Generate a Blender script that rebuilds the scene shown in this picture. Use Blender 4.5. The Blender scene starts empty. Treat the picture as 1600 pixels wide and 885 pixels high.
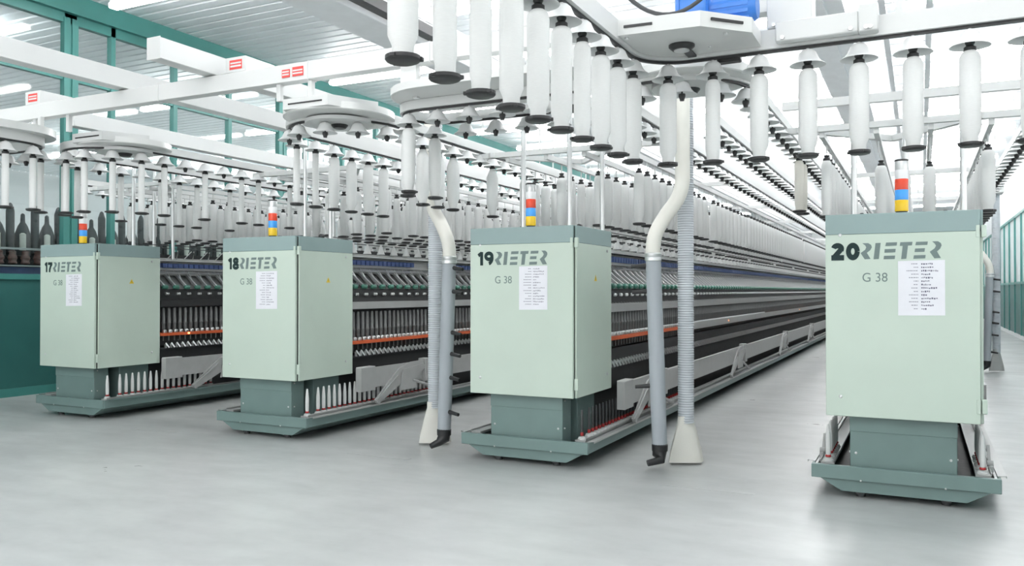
import bpy, bmesh, math, random
from mathutils import Vector, Matrix
C = bpy.context.scene.collection
S = bpy.context.scene
R = math.radians
random.seed(7)
# ------------------------------------------------------------------ camera
cam_d = bpy.data.cameras.new('camera'); cam = bpy.data.objects.new('camera', cam_d); C.objects.link(cam)
cam.location = (0, 0, 1.5); cam.rotation_euler = (math.pi/2 + 0.0093, 0, 0.4608)
cam_d.sensor_width = 36; cam_d.lens = 1286.03/1600*36; cam_d.clip_start = .05; cam_d.clip_end = 300
S.camera = cam
# ------------------------------------------------------------------ light
w = bpy.data.worlds.new('world'); S.world = w; w.use_nodes = True
w.node_tree.nodes['Background'].inputs[0].default_value = (1, .985, .98, 1)
w.node_tree.nodes['Background'].inputs[1].default_value = 2.4
TUBE = 34.0
S.view_settings.view_transform = 'Standard'; S.view_settings.look = 'None'
S.view_settings.exposure = 0.03; S.view_settings.gamma = 1; S.view_settings.use_curve_mapping = False
try:
    S.cycles.use_denoising = True; S.cycles.max_bounces = 8; S.cycles.transparent_max_bounces = 16
    S.cycles.caustics_reflective = False; S.cycles.caustics_refractive = False
except Exception: pass

# ------------------------------------------------------------------ materials
def srgb(r, g, b):
    f = lambda c: (c/255/12.92) if c/255 <= .04045 else ((c/255+.055)/1.055)**2.4
    return (f(r), f(g), f(b), 1)
M = {}
def mat(n, col, rough=.5, metal=0, emit=None, es=0, spec=.5):
    m = bpy.data.materials.new(n); m.use_nodes = True
    b = m.node_tree.nodes['Principled BSDF']
    b.inputs['Base Color'].default_value = col if len(col) == 4 else (*col, 1)
    b.inputs['Roughness'].default_value = rough; b.inputs['Metallic'].default_value = metal
    b.inputs['Specular IOR Level'].default_value = spec
    if emit:
        b.inputs['Emission Color'].default_value = emit; b.inputs['Emission Strength'].default_value = es
    M[n] = m; return m
def noisy(m, scale=8, amt=.06, rough_amt=.1, stretch=(1, 1, 1), bump=0, detail=4):
    nt = m.node_tree; b = nt.nodes['Principled BSDF']; base = list(b.inputs['Base Color'].default_value)
    tc = nt.nodes.new('ShaderNodeTexCoord'); mp = nt.nodes.new('ShaderNodeMapping'); mp.inputs['Scale'].default_value = stretch
    nz = nt.nodes.new('ShaderNodeTexNoise'); nz.inputs['Scale'].default_value = scale; nz.inputs['Detail'].default_value = detail
    nt.links.new(tc.outputs['Object'], mp.inputs[0]); nt.links.new(mp.outputs[0], nz.inputs['Vector'])
    rp = nt.nodes.new('ShaderNodeValToRGB')
    rp.color_ramp.elements[0].position = .3; rp.color_ramp.elements[1].position = .7
    rp.color_ramp.elements[0].color = [c*(1-amt) for c in base[:3]]+[1]; rp.color_ramp.elements[1].color = [min(1, c*(1+amt)) for c in base[:3]]+[1]
    nt.links.new(nz.outputs['Fac'], rp.inputs[0]); nt.links.new(rp.outputs[0], b.inputs['Base Color'])
    r0 = b.inputs['Roughness'].default_value
    mr = nt.nodes.new('ShaderNodeMapRange'); mr.inputs[3].default_value = max(0, r0-rough_amt); mr.inputs[4].default_value = min(1, r0+rough_amt)
    nt.links.new(nz.outputs['Fac'], mr.inputs[0]); nt.links.new(mr.outputs[0], b.inputs['Roughness'])
    if bump:
        bp = nt.nodes.new('ShaderNodeBump'); bp.inputs['Strength'].default_value = bump; bp.inputs['Distance'].default_value = .01
        nt.links.new(nz.outputs['Fac'], bp.inputs['Height']); nt.links.new(bp.outputs[0], b.inputs['Normal'])
    return m
noisy(mat('mint', (.545, .645, .565), .42), 3, .02, .05)
noisy(mat('band', (.27, .37, .365), .42), 3, .03, .05)
noisy(mat('tray', (.165, .245, .235), .42), 4, .05, .06)
noisy(mat('teal', (.05, .215, .195), .38), 3, .05, .06)
noisy(mat('teal_panel', (.028, .125, .115), .42), 3, .06, .06)
noisy(mat('white', (.65, .665, .66), .5), 3, .015, .05)
noisy(mat('white2', (.63, .645, .64), .45), 3, .02, .05)
noisy(mat('plate', (.66, .675, .665), .22), 4, .02, .06)
noisy(mat('roving', (.72, .735, .728), .85, spec=.2), 40, .02, .05, (1, 1, 6), .15)
noisy(mat('roving_cream', (.74, .73, .67), .85, spec=.2), 40, .02, .05, (1, 1, 6), .15)
noisy(mat('bell', (.72, .735, .735), .4), 5, .01, .05)
noisy(mat('black', (.018, .019, .02), .42), 20, .1, .1)
noisy(mat('dark', (.022, .024, .025), .55), 20, .2, .1)
noisy(mat('darkgrey', (.05, .054, .056), .5), 20, .15, .1)
noisy(mat('spindle_grey', (.16, .165, .165), .4), 20, .1, .1)
noisy(mat('steel', (.66, .68, .68), .36, .85), 6, .05, .1)
noisy(mat('alu', (.47, .485, .48), .42, .35), 6, .05, .1)
noisy(mat('castgrey', (.40, .41, .405), .5), 8, .05, .1)
noisy(mat('orange', (.62, .12, .04), .45), 8, .06, .1)
noisy(mat('green', (.05, .19, .14), .35), 8, .1, .1)
noisy(mat('blue', (.10, .16, .40), .45), 30, .2, .1)
noisy(mat('motor_blue', (.045, .20, .62), .35), 8, .08, .1)
noisy(mat('beige', (.75, .745, .69), .5), 6, .02, .1)
noisy(mat('hose', (.50, .535, .57), .5), 8, .05, .1)
noisy(mat('sleeve', (.36, .395, .425), .6), 5, .08, .1, (1, 1, .3), .2)
noisy(mat('duct', (.78, .81, .83), .45, 0), 4, .04, .1)
mat('sign_grey', (.17, .225, .22), .6, spec=.3); mat('sign_dark', (.022, .042, .042), .7, spec=.2); mat('sign_mid', (.15, .21, .20), .5)
noisy(mat('paper', (.80, .81, .86), .6), 10, .02, .05); mat('ink', (.30, .30, .36), .7); mat('ink_dark', (.12, .12, .18), .7)
mat('yellow_sign', (.75, .55, .04), .5)
mat('lens_red', (.75, .07, .03), .25); mat('lens_blue', (.06, .35, .85), .25); mat('lens_yellow', (.85, .55, .02), .25)
mat('lens_white', (.82, .83, .84), .3)
mat('label_red', (.70, .07, .06), .5)
noisy(mat('red', (.36, .025, .025), .45), 20, .1, .1)
noisy(mat('brown', (.13, .06, .05), .6), 20, .3, .1)
noisy(mat('navy', (.03, .05, .13), .5), 8, .1, .1)
mat('led', (.9, .3, .1), .4, emit=(1, .28, .1, 1), es=6)
mat('tube', (.95, .95, .95), .4, emit=(1, .99, .985, 1), es=TUBE)
# floor
m = mat('floor', (.60, .625, .625), .32, spec=.45)
nt = m.node_tree; b = nt.nodes['Principled BSDF']
tc = nt.nodes.new('ShaderNodeTexCoord')
def nz(scale, detail, st=(1, 1, 1)):
    mp = nt.nodes.new('ShaderNodeMapping'); mp.inputs['Scale'].default_value = st; nt.links.new(tc.outputs['Object'], mp.inputs[0])
    n = nt.nodes.new('ShaderNodeTexNoise'); n.inputs['Scale'].default_value = scale; n.inputs['Detail'].default_value = detail
    nt.links.new(mp.outputs[0], n.inputs['Vector']); return n
n1 = nz(.7, 6); n2 = nz(2.2, 7, (1, 2.4, 1)); n3 = nz(14, 5)
mx = nt.nodes.new('ShaderNodeMath'); mx.operation = 'MULTIPLY_ADD'; mx.inputs[1].default_value = .5
nt.links.new(n2.outputs['Fac'], mx.inputs[0]); nt.links.new(n1.outputs['Fac'], mx.inputs[2])
mx2 = nt.nodes.new('ShaderNodeMath'); mx2.operation = 'MULTIPLY_ADD'; mx2.inputs[1].default_value = .12
nt.links.new(n3.outputs['Fac'], mx2.inputs[0]); nt.links.new(mx.outputs[0], mx2.inputs[2])
rp = nt.nodes.new('ShaderNodeValToRGB'); rp.color_ramp.elements[0].position = .55; rp.color_ramp.elements[1].position = 1.05
rp.color_ramp.elements[0].color = (.39, .405, .402, 1); rp.color_ramp.elements[1].color = (.51, .522, .517, 1)
nt.links.new(mx2.outputs[0], rp.inputs[0]); nt.links.new(rp.outputs[0], b.inputs['Base Color'])
mr = nt.nodes.new('ShaderNodeMapRange'); mr.inputs[1].default_value = .5; mr.inputs[2].default_value = 1.1; mr.inputs[3].default_value = .42; mr.inputs[4].default_value = .26
nt.links.new(mx2.outputs[0], mr.inputs[0]); nt.links.new(mr.outputs[0], b.inputs['Roughness'])
noisy(mat('ceiling', (.80, .835, .86), .42, 0), 2, .03, .06)
noisy(mat('wall_white', (.82, .84, .84), .5), 2, .02, .05)
noisy(mat('pane_white', (.84, .88, .88), .2), 1.2, .04, .05)
m = bpy.data.materials.new('glass'); m.use_nodes = True; M['glass'] = m; nt = m.node_tree; nt.nodes.clear()
o_ = nt.nodes.new('ShaderNodeOutputMaterial'); ms = nt.nodes.new('ShaderNodeMixShader'); ms.inputs[0].default_value = .05
tr = nt.nodes.new('ShaderNodeBsdfTransparent'); tr.inputs[0].default_value = (.93, .97, .97, 1); gl = nt.nodes.new('ShaderNodeBsdfGlossy'); gl.inputs['Roughness'].default_value = .04
nt.links.new(tr.outputs[0], ms.inputs[1]); nt.links.new(gl.outputs[0], ms.inputs[2]); nt.links.new(ms.outputs[0], o_.inputs[0])

# ------------------------------------------------------------------ mesh helpers
class MB:
    def __init__(s): s.v = []; s.f = []
    def add(s, vs, fs):
        o = len(s.v); s.v += [tuple(v) for v in vs]; s.f += [tuple(i+o for i in f) for f in fs]; return s
    def box(s, x0, x1, y0, y1, z0, z1):
        return s.add([(x0,y0,z0),(x1,y0,z0),(x1,y1,z0),(x0,y1,z0),(x0,y0,z1),(x1,y0,z1),(x1,y1,z1),(x0,y1,z1)],
                     [(0,3,2,1),(4,5,6,7),(0,1,5,4),(1,2,6,5),(2,3,7,6),(3,0,4,7)])
    def cbox(s, x0, x1, y0, y1, z0, z1, b=.004, seg=1):
        bm = bmesh.new(); bmesh.ops.create_cube(bm, size=1)
        for v in bm.verts:
            v.co = Vector((x0 if v.co.x < 0 else x1, y0 if v.co.y < 0 else y1, z0 if v.co.z < 0 else z1))
        bmesh.ops.bevel(bm, geom=list(bm.edges), offset=b, segments=seg, affect='EDGES', profile=.5)
        bm.verts.index_update()
        s.add([v.co[:] for v in bm.verts], [tuple(v.index for v in f.verts) for f in bm.faces]); bm.free(); return s
    def prism(s, poly, axis, a, b):
        # poly 2-D points; axis the extrusion axis
        def P(p, t): return {'x': (t, p[0], p[1]), 'y': (p[0], t, p[1]), 'z': (p[0], p[1], t)}[axis]
        n = len(poly)
        return s.add([P(p, a) for p in poly]+[P(p, b) for p in poly],
                     [tuple(range(n)), tuple(range(2*n-1, n-1, -1))]+[(i, n+i, n+(i+1) % n, (i+1) % n) for i in range(n)])
    def lathe(s, prof, n=16, c=(0, 0, 0), axis='z', cap=True):
        vs = []; fs = []
        for r, z in prof:
            for i in range(n):
                a = 2*math.pi*i/n; x, y = r*math.cos(a), r*math.sin(a)
                p = {'z': (x, y, z), 'y': (x, z, -y), 'x': (z, x, y)}[axis]
                vs.append((p[0]+c[0], p[1]+c[1], p[2]+c[2]))
        for k in range(len(prof)-1):
            for i in range(n):
                j = (i+1) % n; fs.append((k*n+i, k*n+j, (k+1)*n+j, (k+1)*n+i))
        if cap: fs.append(tuple(range(n-1, -1, -1))); fs.append(tuple((len(prof)-1)*n+i for i in range(n)))
        return s.add(vs, fs)
    def cyl(s, c, r, z0, z1, n=12, axis='z'): return s.lathe([(r, z0), (r, z1)], n, c, axis)
    def sweep(s, pts, rad, n=10, cap=True):
        pts = [Vector(p) for p in pts]; N = len(pts); rad = rad if isinstance(rad, (list, tuple)) else [rad]*N
        vs = []; fs = []; up = None
        for i, p in enumerate(pts):
            t = (pts[min(i+1, N-1)]-pts[max(i-1, 0)]).normalized()
            if up is None: up = Vector((0, 0, 1)) if abs(t.z) < .9 else Vector((1, 0, 0))
            s1 = t.cross(up).normalized(); up = s1.cross(t).normalized()
            for k in range(n):
                a = 2*math.pi*k/n; vs.append(p+(s1*math.cos(a)+up*math.sin(a))*rad[i])
        for i in range(N-1):
            for k in range(n):
                j = (k+1) % n; fs.append((i*n+k, i*n+j, (i+1)*n+j, (i+1)*n+k))
        if cap: fs.append(tuple(range(n-1, -1, -1))); fs.append(tuple((N-1)*n+k for k in range(n)))
        return s.add(vs, fs)
    def bar(s, p0, p1, w, h):
        p0, p1 = Vector(p0), Vector(p1); t = (p1-p0).normalized(); up = Vector((0, 0, 1)) if abs(t.z) < .95 else Vector((1, 0, 0))
        a = t.cross(up).normalized()*w/2; b = a.cross(t).normalized()*h/2
        vs = [p+sa*a+sb*b for p in (p0, p1) for sa, sb in ((-1,-1),(1,-1),(1,1),(-1,1))]
        return s.add(vs, [(0,1,2,3),(7,6,5,4),(0,4,5,1),(1,5,6,2),(2,6,7,3),(3,7,4,0)])
    def ribbon(s, pts, w0, w1, z0, z1):
        # rectangular profile along an XY polyline (lateral extents w0..w1, heights z0..z1)
        N = len(pts); vs = []; fs = []
        for i, p in enumerate(pts):
            a = Vector(pts[max(i-1, 0)][:2]); b = Vector(pts[min(i+1, N-1)][:2]); t = (b-a).normalized(); nn = Vector((t.y, -t.x)); p = Vector(p[:2])
            for wv, z in ((w0, z0), (w1, z0), (w1, z1), (w0, z1)):
                q = p+nn*wv; vs.append((q.x, q.y, z))
        for i in range(N-1):
            for k in range(4):
                j = (k+1) % 4; fs.append((i*4+k, i*4+j, (i+1)*4+j, (i+1)*4+k))
        fs += [(3, 2, 1, 0), tuple((N-1)*4+k for k in range(4))]
        return s.add(vs, fs)
    def move(s, x=0, y=0, z=0): s.v = [(a+x, b+y, c+z) for a, b, c in s.v]; return s
    def mesh(s, name, m, smooth=True):
        me = bpy.data.meshes.new(name); me.from_pydata(s.v, [], s.f); me.materials.append(M[m])
        bm = bmesh.new(); bm.from_mesh(me); bmesh.ops.recalc_face_normals(bm, faces=bm.faces); bm.to_mesh(me); bm.free()
        if smooth:
            me.polygons.foreach_set('use_smooth', [True]*len(me.polygons)); me.set_sharp_from_angle(angle=R(38))
        me.update(); return me
def link(name, me, parent=None, loc=None, rot=None):
    o = bpy.data.objects.new(name, me); C.objects.link(o)
    if parent: o.parent = parent
    if loc: o.location = loc
    if rot: o.rotation_euler = rot
    return o
def part(name, mb, m, parent, loc=None, **kw):
    o = link(name, mb.mesh(name, m), parent, loc)
    for k, v in kw.items(): o[k] = v
    return o
def thing(name, label, cat, loc=(0, 0, 0), group=None, me=None, rz=0):
    o = bpy.data.objects.new(name, me); C.objects.link(o); o.location = loc
    if rz: o.rotation_euler.z = rz
    o['label'] = label; o['category'] = cat
    if group: o['group'] = group
    return o
def struct(name, mb, m, **kw):
    o = link(name, mb.mesh(name, m)); o['kind'] = 'structure'
    for k, v in kw.items(): o[k] = v
    return o
ORD = ['first', 'second', 'third', 'fourth', 'fifth', 'sixth', 'seventh', 'eighth', 'ninth', 'tenth', 'eleventh', 'twelfth',
       'thirteenth', 'fourteenth', 'fifteenth', 'sixteenth', 'seventeenth', 'eighteenth', 'nineteenth', 'twentieth']
def pix(P):  # where a point falls in the photograph, used to rank repeats by size and to drop those outside the view
    d = Vector(P)-Vector((0, 0, 1.5)); cy, sy = math.cos(.4608), math.sin(.4608)
    f = d.x*-sy+d.y*cy; r = d.x*cy+d.y*sy
    return (800+1286*r/f, 442.5-1286*(d.z/f-.0093), f) if f > .1 else (-9e9, 0, f)

# ------------------------------------------------------------------ room
XL, XR, YN, YF, ZC = -11.5, 2.78, -7.0, 52.0, 5.95
struct('floor', MB().box(-30, 12, YN-4, YF, -.1, 0), 'floor')
mb = MB(); pr = []; y = YN-3
while y < YF:
    pr += [(y, ZC), (y+.19, ZC), (y+.205, ZC+.022), (y+.235, ZC+.022), (y+.25, ZC)]; y += .25
N = len(pr); vs = [(-30, a, b) for a, b in pr]+[(12, a, b) for a, b in pr]+[(-30, a, ZC+.15) for a, b in (pr[0], pr[-1])]+[(12, a, ZC+.15) for a, b in (pr[0], pr[-1])]
fs = [(i, i+1, N+i+1, N+i) for i in range(N-1)]+[(2*N, 2*N+1, 2*N+3, 2*N+2)]
mb.add(vs, fs); struct('ceiling', mb, 'ceiling')
struct('wall_back', MB().box(-30, 12, YF, YF+.2, 0, ZC), 'wall_white')
struct('wall_outer', MB().box(-30.2, -30, YN, YF, 0, ZC), 'wall_white')
# partition on the left: teal panels below, teal steel frame with glass above
struct('wall_left', MB().box(XL-.06, XL, YN, YF, .12, 1.66), 'teal_panel')
struct('baseboard_left', MB().box(XL-.07, XL+.015, YN, YF, 0, .12), 'teal')
struct('trim_1', MB().box(XL-.09, XL+.03, YN, YF, 1.66, 1.74), 'teal')
struct('trim_2', MB().box(XL-.05, XL+.05, YN, YF, 5.52, 5.66).box(XL-.14, XL+.14, YN, YF, 5.66, ZC), 'teal')
struct('trim_3', MB().box(XL-.04, XL+.04, YN, YF, 4.66, 4.80), 'teal')
n = 3
ys = []
for k in range(-3, 10):
    y0 = 8.12+4.6*k
    for j, (dy, ww) in enumerate(((0, .20), (.73, .08), (1.95, .08), (3.2, .08))):
        y = y0+dy
        if YN < y < YF:
            n += 1; ys.append(y); mbb = MB().box(XL-.05, XL+.05, y-ww/2, y+ww/2, 1.74, 5.66)
            if ww > .1: mbb.box(XL-.02, XL+.065, y-ww/2-.015, y-.015, 0, 5.6).box(XL-.02, XL+.065, y+.015, y+ww/2+.015, 0, 5.6)
            struct('trim_%d' % n, mbb, 'teal')
wn = 0
for a, b_ in zip(ys[:-1], ys[1:]):
    if b_ > 2 and a < 40:
        wn += 1; struct('window_%d' % wn, MB().box(XL-.008, XL+.008, a+.03, b_-.03, 1.74, 4.66).box(XL-.008, XL+.008, a+.03, b_-.03, 4.8, 5.52), 'glass')
# glazed teal wall on the right
struct('wall_right', MB().box(XR, XR+.08, YN, YF, .12, 1.70).box(XR, XR+.1, YN, YF, 3.95, ZC), 'teal_panel')
bpy.data.objects['wall_right'].data.materials.append(M['duct'])
for p in bpy.data.objects['wall_right'].data.polygons:
    if p.center.z > 2: p.material_index = 1
struct('baseboard_right', MB().box(XR-.02, XR+.08, YN, YF, 0, .12), 'wall_white')
n += 1; struct('trim_%d' % n, MB().box(XR-.03, XR+.08, YN, YF, 1.70, 1.78).box(XR-.03, XR+.08, YN, YF, 3.87, 3.95), 'teal')
k = 0; y = YN+.5
while y < YF:
    n += 1; struct('trim_%d' % n, MB().box(XR-.035, XR+.08, y-.04, y+.04, .12, 3.9), 'teal')
    if y > 8:
        wn += 1; struct('window_%d' % wn, MB().box(XR+.02, XR+.04, y+.04, y+1.86, 1.78, 3.87), 'pane_white')
    y += 1.9

# ceiling lights: white battens with bare diffusers, plus unseen extras added for brightness
def light_mesh():
    a = MB().box(-1.25, 1.25, -.05, .05, .05, .12).box(-1.0, -.97, -.01, .01, .12, .29).box(.97, 1.0, -.01, .01, .12, .29)
    b = MB().cbox(-1.25, 1.25, -.075, .075, -.03, .05, .02, 2)
    return a.mesh('housing', 'white2'), b.mesh('diffuser', 'tube')
LH, LD = light_mesh(); li = 0
for yy in [-4.2, -.5, 4.2, 8.1, 10.5, 13.05, 16.3, 18.9, 21.5, 24.1, 26.7, 29.3, 32.5, 36, 40, 45]:
    xs = [-9.25, -5.6, -2.2, .9]
    if yy == 10.5: xs = [-5.6, -2.2, .9]  # row above the view, added to brighten the creel bobbins and aisles
    elif yy >= 8: xs = ([-22.55, -14.65] if yy < 20 else [-22.55, -18.6, -14.65])+xs
    for xx in xs:
        z = 5.62; px = pix((xx, yy, z)); li += 1
        t = thing('ceiling_light', 'fluorescent batten light on the ceiling', 'light', (xx, yy, z), 'ceiling batten lights')
        where = 'over the main hall' if xx > XL else 'beyond the partition'
        t['label'] = 'white fluorescent batten %s, %s crosswise row, %s from the far side' % (where, ORD[min(19, [-4.2, -.5, 4.2, 8.1, 10.5, 13.05, 16.3, 18.9, 21.5, 24.1, 26.7, 29.3, 32.5, 36, 40, 45].index(yy))], ORD[xs.index(xx)])
        link('housing', LH, t); link('diffuser', LD, t)
# big duct and cable trays under the ceiling
t = thing('ceiling_duct', 'long grey metal duct under the ribbed ceiling above frame eighteen', 'duct', (-5.85, 2, 4.6))
part('duct_body', MB().cbox(-.28, .27, 0, 48, 0, .42, .01), 'duct', t)
part('flange', MB().box(-.30, .29, 0, 48, .10, .13).box(-.29, .28, 0, 48, .3, .33), 'alu', t)
t = thing('blower_rail', 'black runner rail beside the grey ceiling duct', 'rail', (-5.42, 2, 4.62))
part('rail', MB().box(-.07, .07, 0, 7.4, 0, .12), 'black', t); part('hanger_rod', MB().cyl((0, 3, 0), .012, .12, 1.33).cyl((0, 6.5, 0), .012, .12, 1.33), 'steel', t)
t = thing('cable_channel', 'wide grey cable channel running back under the ceiling above frame twenty', 'cable tray', (-1.0, 2, 4.6))
part('channel', MB().box(-.26, .26, 0, 46, 0, .02).box(-.26, -.2, 0, 46, .02, .14).box(.2, .26, 0, 46, .02, .14).box(-.05, .08, 0, 46, -.04, 0), 'duct', t)
part('hanger_rod', MB().cyl((-.2, 8, 0), .012, .1, 1.35).cyl((.2, 8, 0), .012, .1, 1.35).cyl((-.2, 16, 0), .012, .1, 1.35), 'steel', t)
t = thing('cable_ladder', 'narrow ladder shaped cable tray above the white conveyor box', 'cable tray', (-.12, 3, 4.3))
mb = MB().box(-.24, -.18, 0, 20, 0, .06).box(.18, .24, 0, 20, 0, .06)
for i in range(40): mb.box(-.18, .18, .3+i*.5, .33+i*.5, .01, .03)
part('ladder', mb, 'duct', t); part('hanger_rod', MB().cyl((-.2, 6, 0), .012, .05, 1.65).cyl((.2, 6, 0), .012, .05, 1.65).cyl((.2, 12, 0), .012, .05, 1.65), 'steel', t)

WORD = {17: 'seventeen', 18: 'eighteen', 19: 'nineteen', 20: 'twenty'}
def facing(num, s):
    o = num+(1 if s > 0 else -1)
    return 'frame '+WORD[num]+' facing '+('frame '+WORD[o] if o in WORD else 'the wall')
# ------------------------------------------------------------------ spinning frames
XM = {17: -9.049, 18: -6.063, 19: -3.085, 20: -.121}; Y0 = 6.409; LEN = 30.0; G = .0875
cache = {}
def cm(key, fn):
    if key not in cache: cache[key] = fn()
    return cache[key]
def screw(mb, p, axis, r=.011, d=.006):
    c = Vector(p)
    mb.lathe([(r, -d), (r, 0), (r*.6, d*.5)] if axis == 'x' else [(r, d), (r, 0), (r*.6, -d*.5)], 10, c, axis)
def text_mesh(txt, x, z, width, height, y, bold, m):
    cu = bpy.data.curves.new('t', 'FONT'); cu.body = txt; cu.size = 1; cu.offset = bold; cu.extrude = .004; cu.fill_mode = 'BOTH'
    o = bpy.data.objects.new('t', cu); C.objects.link(o); bpy.context.view_layer.update()
    me = bpy.data.meshes.new_from_object(o.evaluated_get(bpy.context.evaluated_depsgraph_get()))
    bpy.data.objects.remove(o); bpy.data.curves.remove(cu)
    xs = [v.co.x for v in me.vertices]; ysv = [v.co.y for v in me.vertices]; x0, x1, y0, y1 = min(xs), max(xs), min(ysv), max(ysv)
    for v in me.vertices:
        v.co = Vector((x+(v.co.x-x0)/(x1-x0)*width, y-.0012 if v.co.z > 0 else y, z+(v.co.y-y0)/(y1-y0)*height))
    me.materials.clear(); me.materials.append(M[m]); me.update(); return me
def logo_mb(x, z, width, height, y):
    P = [[(310,315),(352,315),(372,328),(377,345),(366,366),(342,385),(368,430),(327,432),(298,386),(330,363),(338,345),(330,330)],
         [(402,316),(438,315),(425,431),(388,433)],
         [(475,314),(551,313),(547,337),(470,339)], [(466,361),(541,360),(538,385),(463,387)], [(461,409),(537,408),(534,433),(457,434)],
         [(572,314),(654,313),(650,338),(624,339),(612,432),(577,434),(588,340),(568,340)],
         [(678,314),(756,313),(752,337),(673,338)], [(671,361),(737,360),(733,385),(667,386)], [(663,409),(741,408),(738,432),(659,434)],
         [(784,313),(822,313),(841,326),(846,343),(836,365),(815,385),(841,431),(798,433),(768,386),(800,362),(809,344),(800,328)]]
    mb = MB()
    for p in P:
        mb.prism([(x+(a-298)/(846-298)*width, z+(434-b)/(434-313)*height) for a, b in p], 'y', y, y-.0012)
    return mb
def stroke(pts, w, cx=1):
    # a heavy pen stroke along a polyline, as one outline
    P = [Vector(p) for p in pts]; L = []; Rr = []
    for i, p in enumerate(P):
        t = (P[min(i+1, len(P)-1)]-P[max(i-1, 0)]).normalized(); n_ = Vector((-t.y, t.x)); L.append(p+n_*w/2); Rr.append(p-n_*w/2)
    return L, Rr
def number_mb(txt, x, z, width, height, y, w):
    el = lambda cx, cy, rx, ry, a0, a1, n=24: [(cx+rx*math.cos(R(a0+(a1-a0)*i/n)), cy+ry*math.sin(R(a0+(a1-a0)*i/n))) for i in range(n+1)]
    h = w/2
    G_ = {'1': ([[(.60-h, 0), (.60-h, 1)], [(.62-h, .92), (.40-h, .80), (.16, .72)]], .62),
         '7': ([[(.02, 1-h), (.86, 1-h)], [(.78, 1-h), (.52, .60), (.36, .28), (.32, 0)]], .86),
         '8': ([el(.43, .745, .43-h-.04, .255-h*.72, 0, 360), el(.43, .27, .43-h, .27-h*.72, 0, 360)], .86),
         '9': ([el(.43, .67, .43-h, .33-h*.8, 0, 360), el(.30, .55, .56-h, .55-h*.8, 40, -72)], .88),
         '0': ([el(.45, .5, .45-h, .5-h*.8, 0, 360)], .90),
         '2': ([el(.45, .68, .43-h, .32-h*.8, 170, -30, 18), [(.45+(.43-h)*.80, .62), (.20, .14)], [(.04, h*.8), (.88, h*.8)]], .90)}
    mb = MB(); off = 0; parts_ = []
    for ch in txt:
        st, adv = G_[ch]
        for pl in st: parts_.append(([(px+off, pz) for px, pz in pl]))
        off += adv+.10
    k = width/(off-.10)
    for k_, pl in enumerate(parts_):
        L, Rr = stroke(pl, w); n_ = len(pl); dy = .0012+.0004*k_
        vs = [(x+p.x*k, y-dy, z+p.y*height) for p in L+Rr]+[(x+p.x*k, y, z+p.y*height) for p in L+Rr]
        fs = []
        for i in range(n_-1):
            fs += [(i, i+1, n_+i+1, n_+i), (i, 2*n_+i, 2*n_+i+1, i+1), (n_+i, n_+i+1, 3*n_+i+1, 3*n_+i)]
        mb.add(vs, fs)
    return mb
HW, DP, ZB, ZT = .502, .877, .595, 2.05

def arm_meshes():
    arm = MB().bar((.40, 0, 1.545), (.13, 0, 1.765), .022, .03).bar((.30, .012, 1.60), (.16, .05, 1.745), .012, .05)
    hand = MB().lathe([(.012, -.045), (.026, -.03), (.028, .03), (.012, .045)], 10, (.405, 0, 1.545), 'y').bar((.40, 0, 1.55), (.33, .03, 1.575), .03, .035)
    rol = MB().lathe([(.006, -.03), (.017, -.024), (.017, -.008), (.008, -.006), (.008, .006), (.017, .008), (.017, .024), (.006, .03)], 10, (.41, .03, 1.46), 'y')
    gd = MB().cbox(.17, .20, -.034, .034, 1.80, 1.858, .004)
    return [a.mesh(n_, m_) for a, n_, m_ in ((arm, 'drafting_arm', 'steel'), (hand, 'handle', 'green'), (rol, 'roller', 'steel'), (gd, 'guide_block', 'blue'))]
def spindle_mesh():
    return MB().lathe([(.008, .86), (.008, .97), (.014, .975), (.019, .985), (.019, 1.0), (.021, 1.005), (.021, 1.075), (.024, 1.08), (.024, 1.092), (.020, 1.097), (.017, 1.28), (.006, 1.285)], 10, (.40, 0, 0))
def collar_mesh(): return MB().lathe([(.026, .962), (.028, .968), (.028, .99), (.022, 1.0)], 10, (.418, 0, 0)).mesh('collar', 'steel')
def peg_mesh(): return MB().lathe([(.036, 0), (.036, .010), (.030, .014), (.030, .022), (.012, .026)], 14).mesh('peg', 'white2')
def mirror(me, name):
    k = (me.name, 'mir')
    def f():
        m2 = me.copy(); m2.transform(Matrix.Scale(-1, 4, (1, 0, 0))); m2.flip_normals(); return m2
    return cm(k, f)

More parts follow.
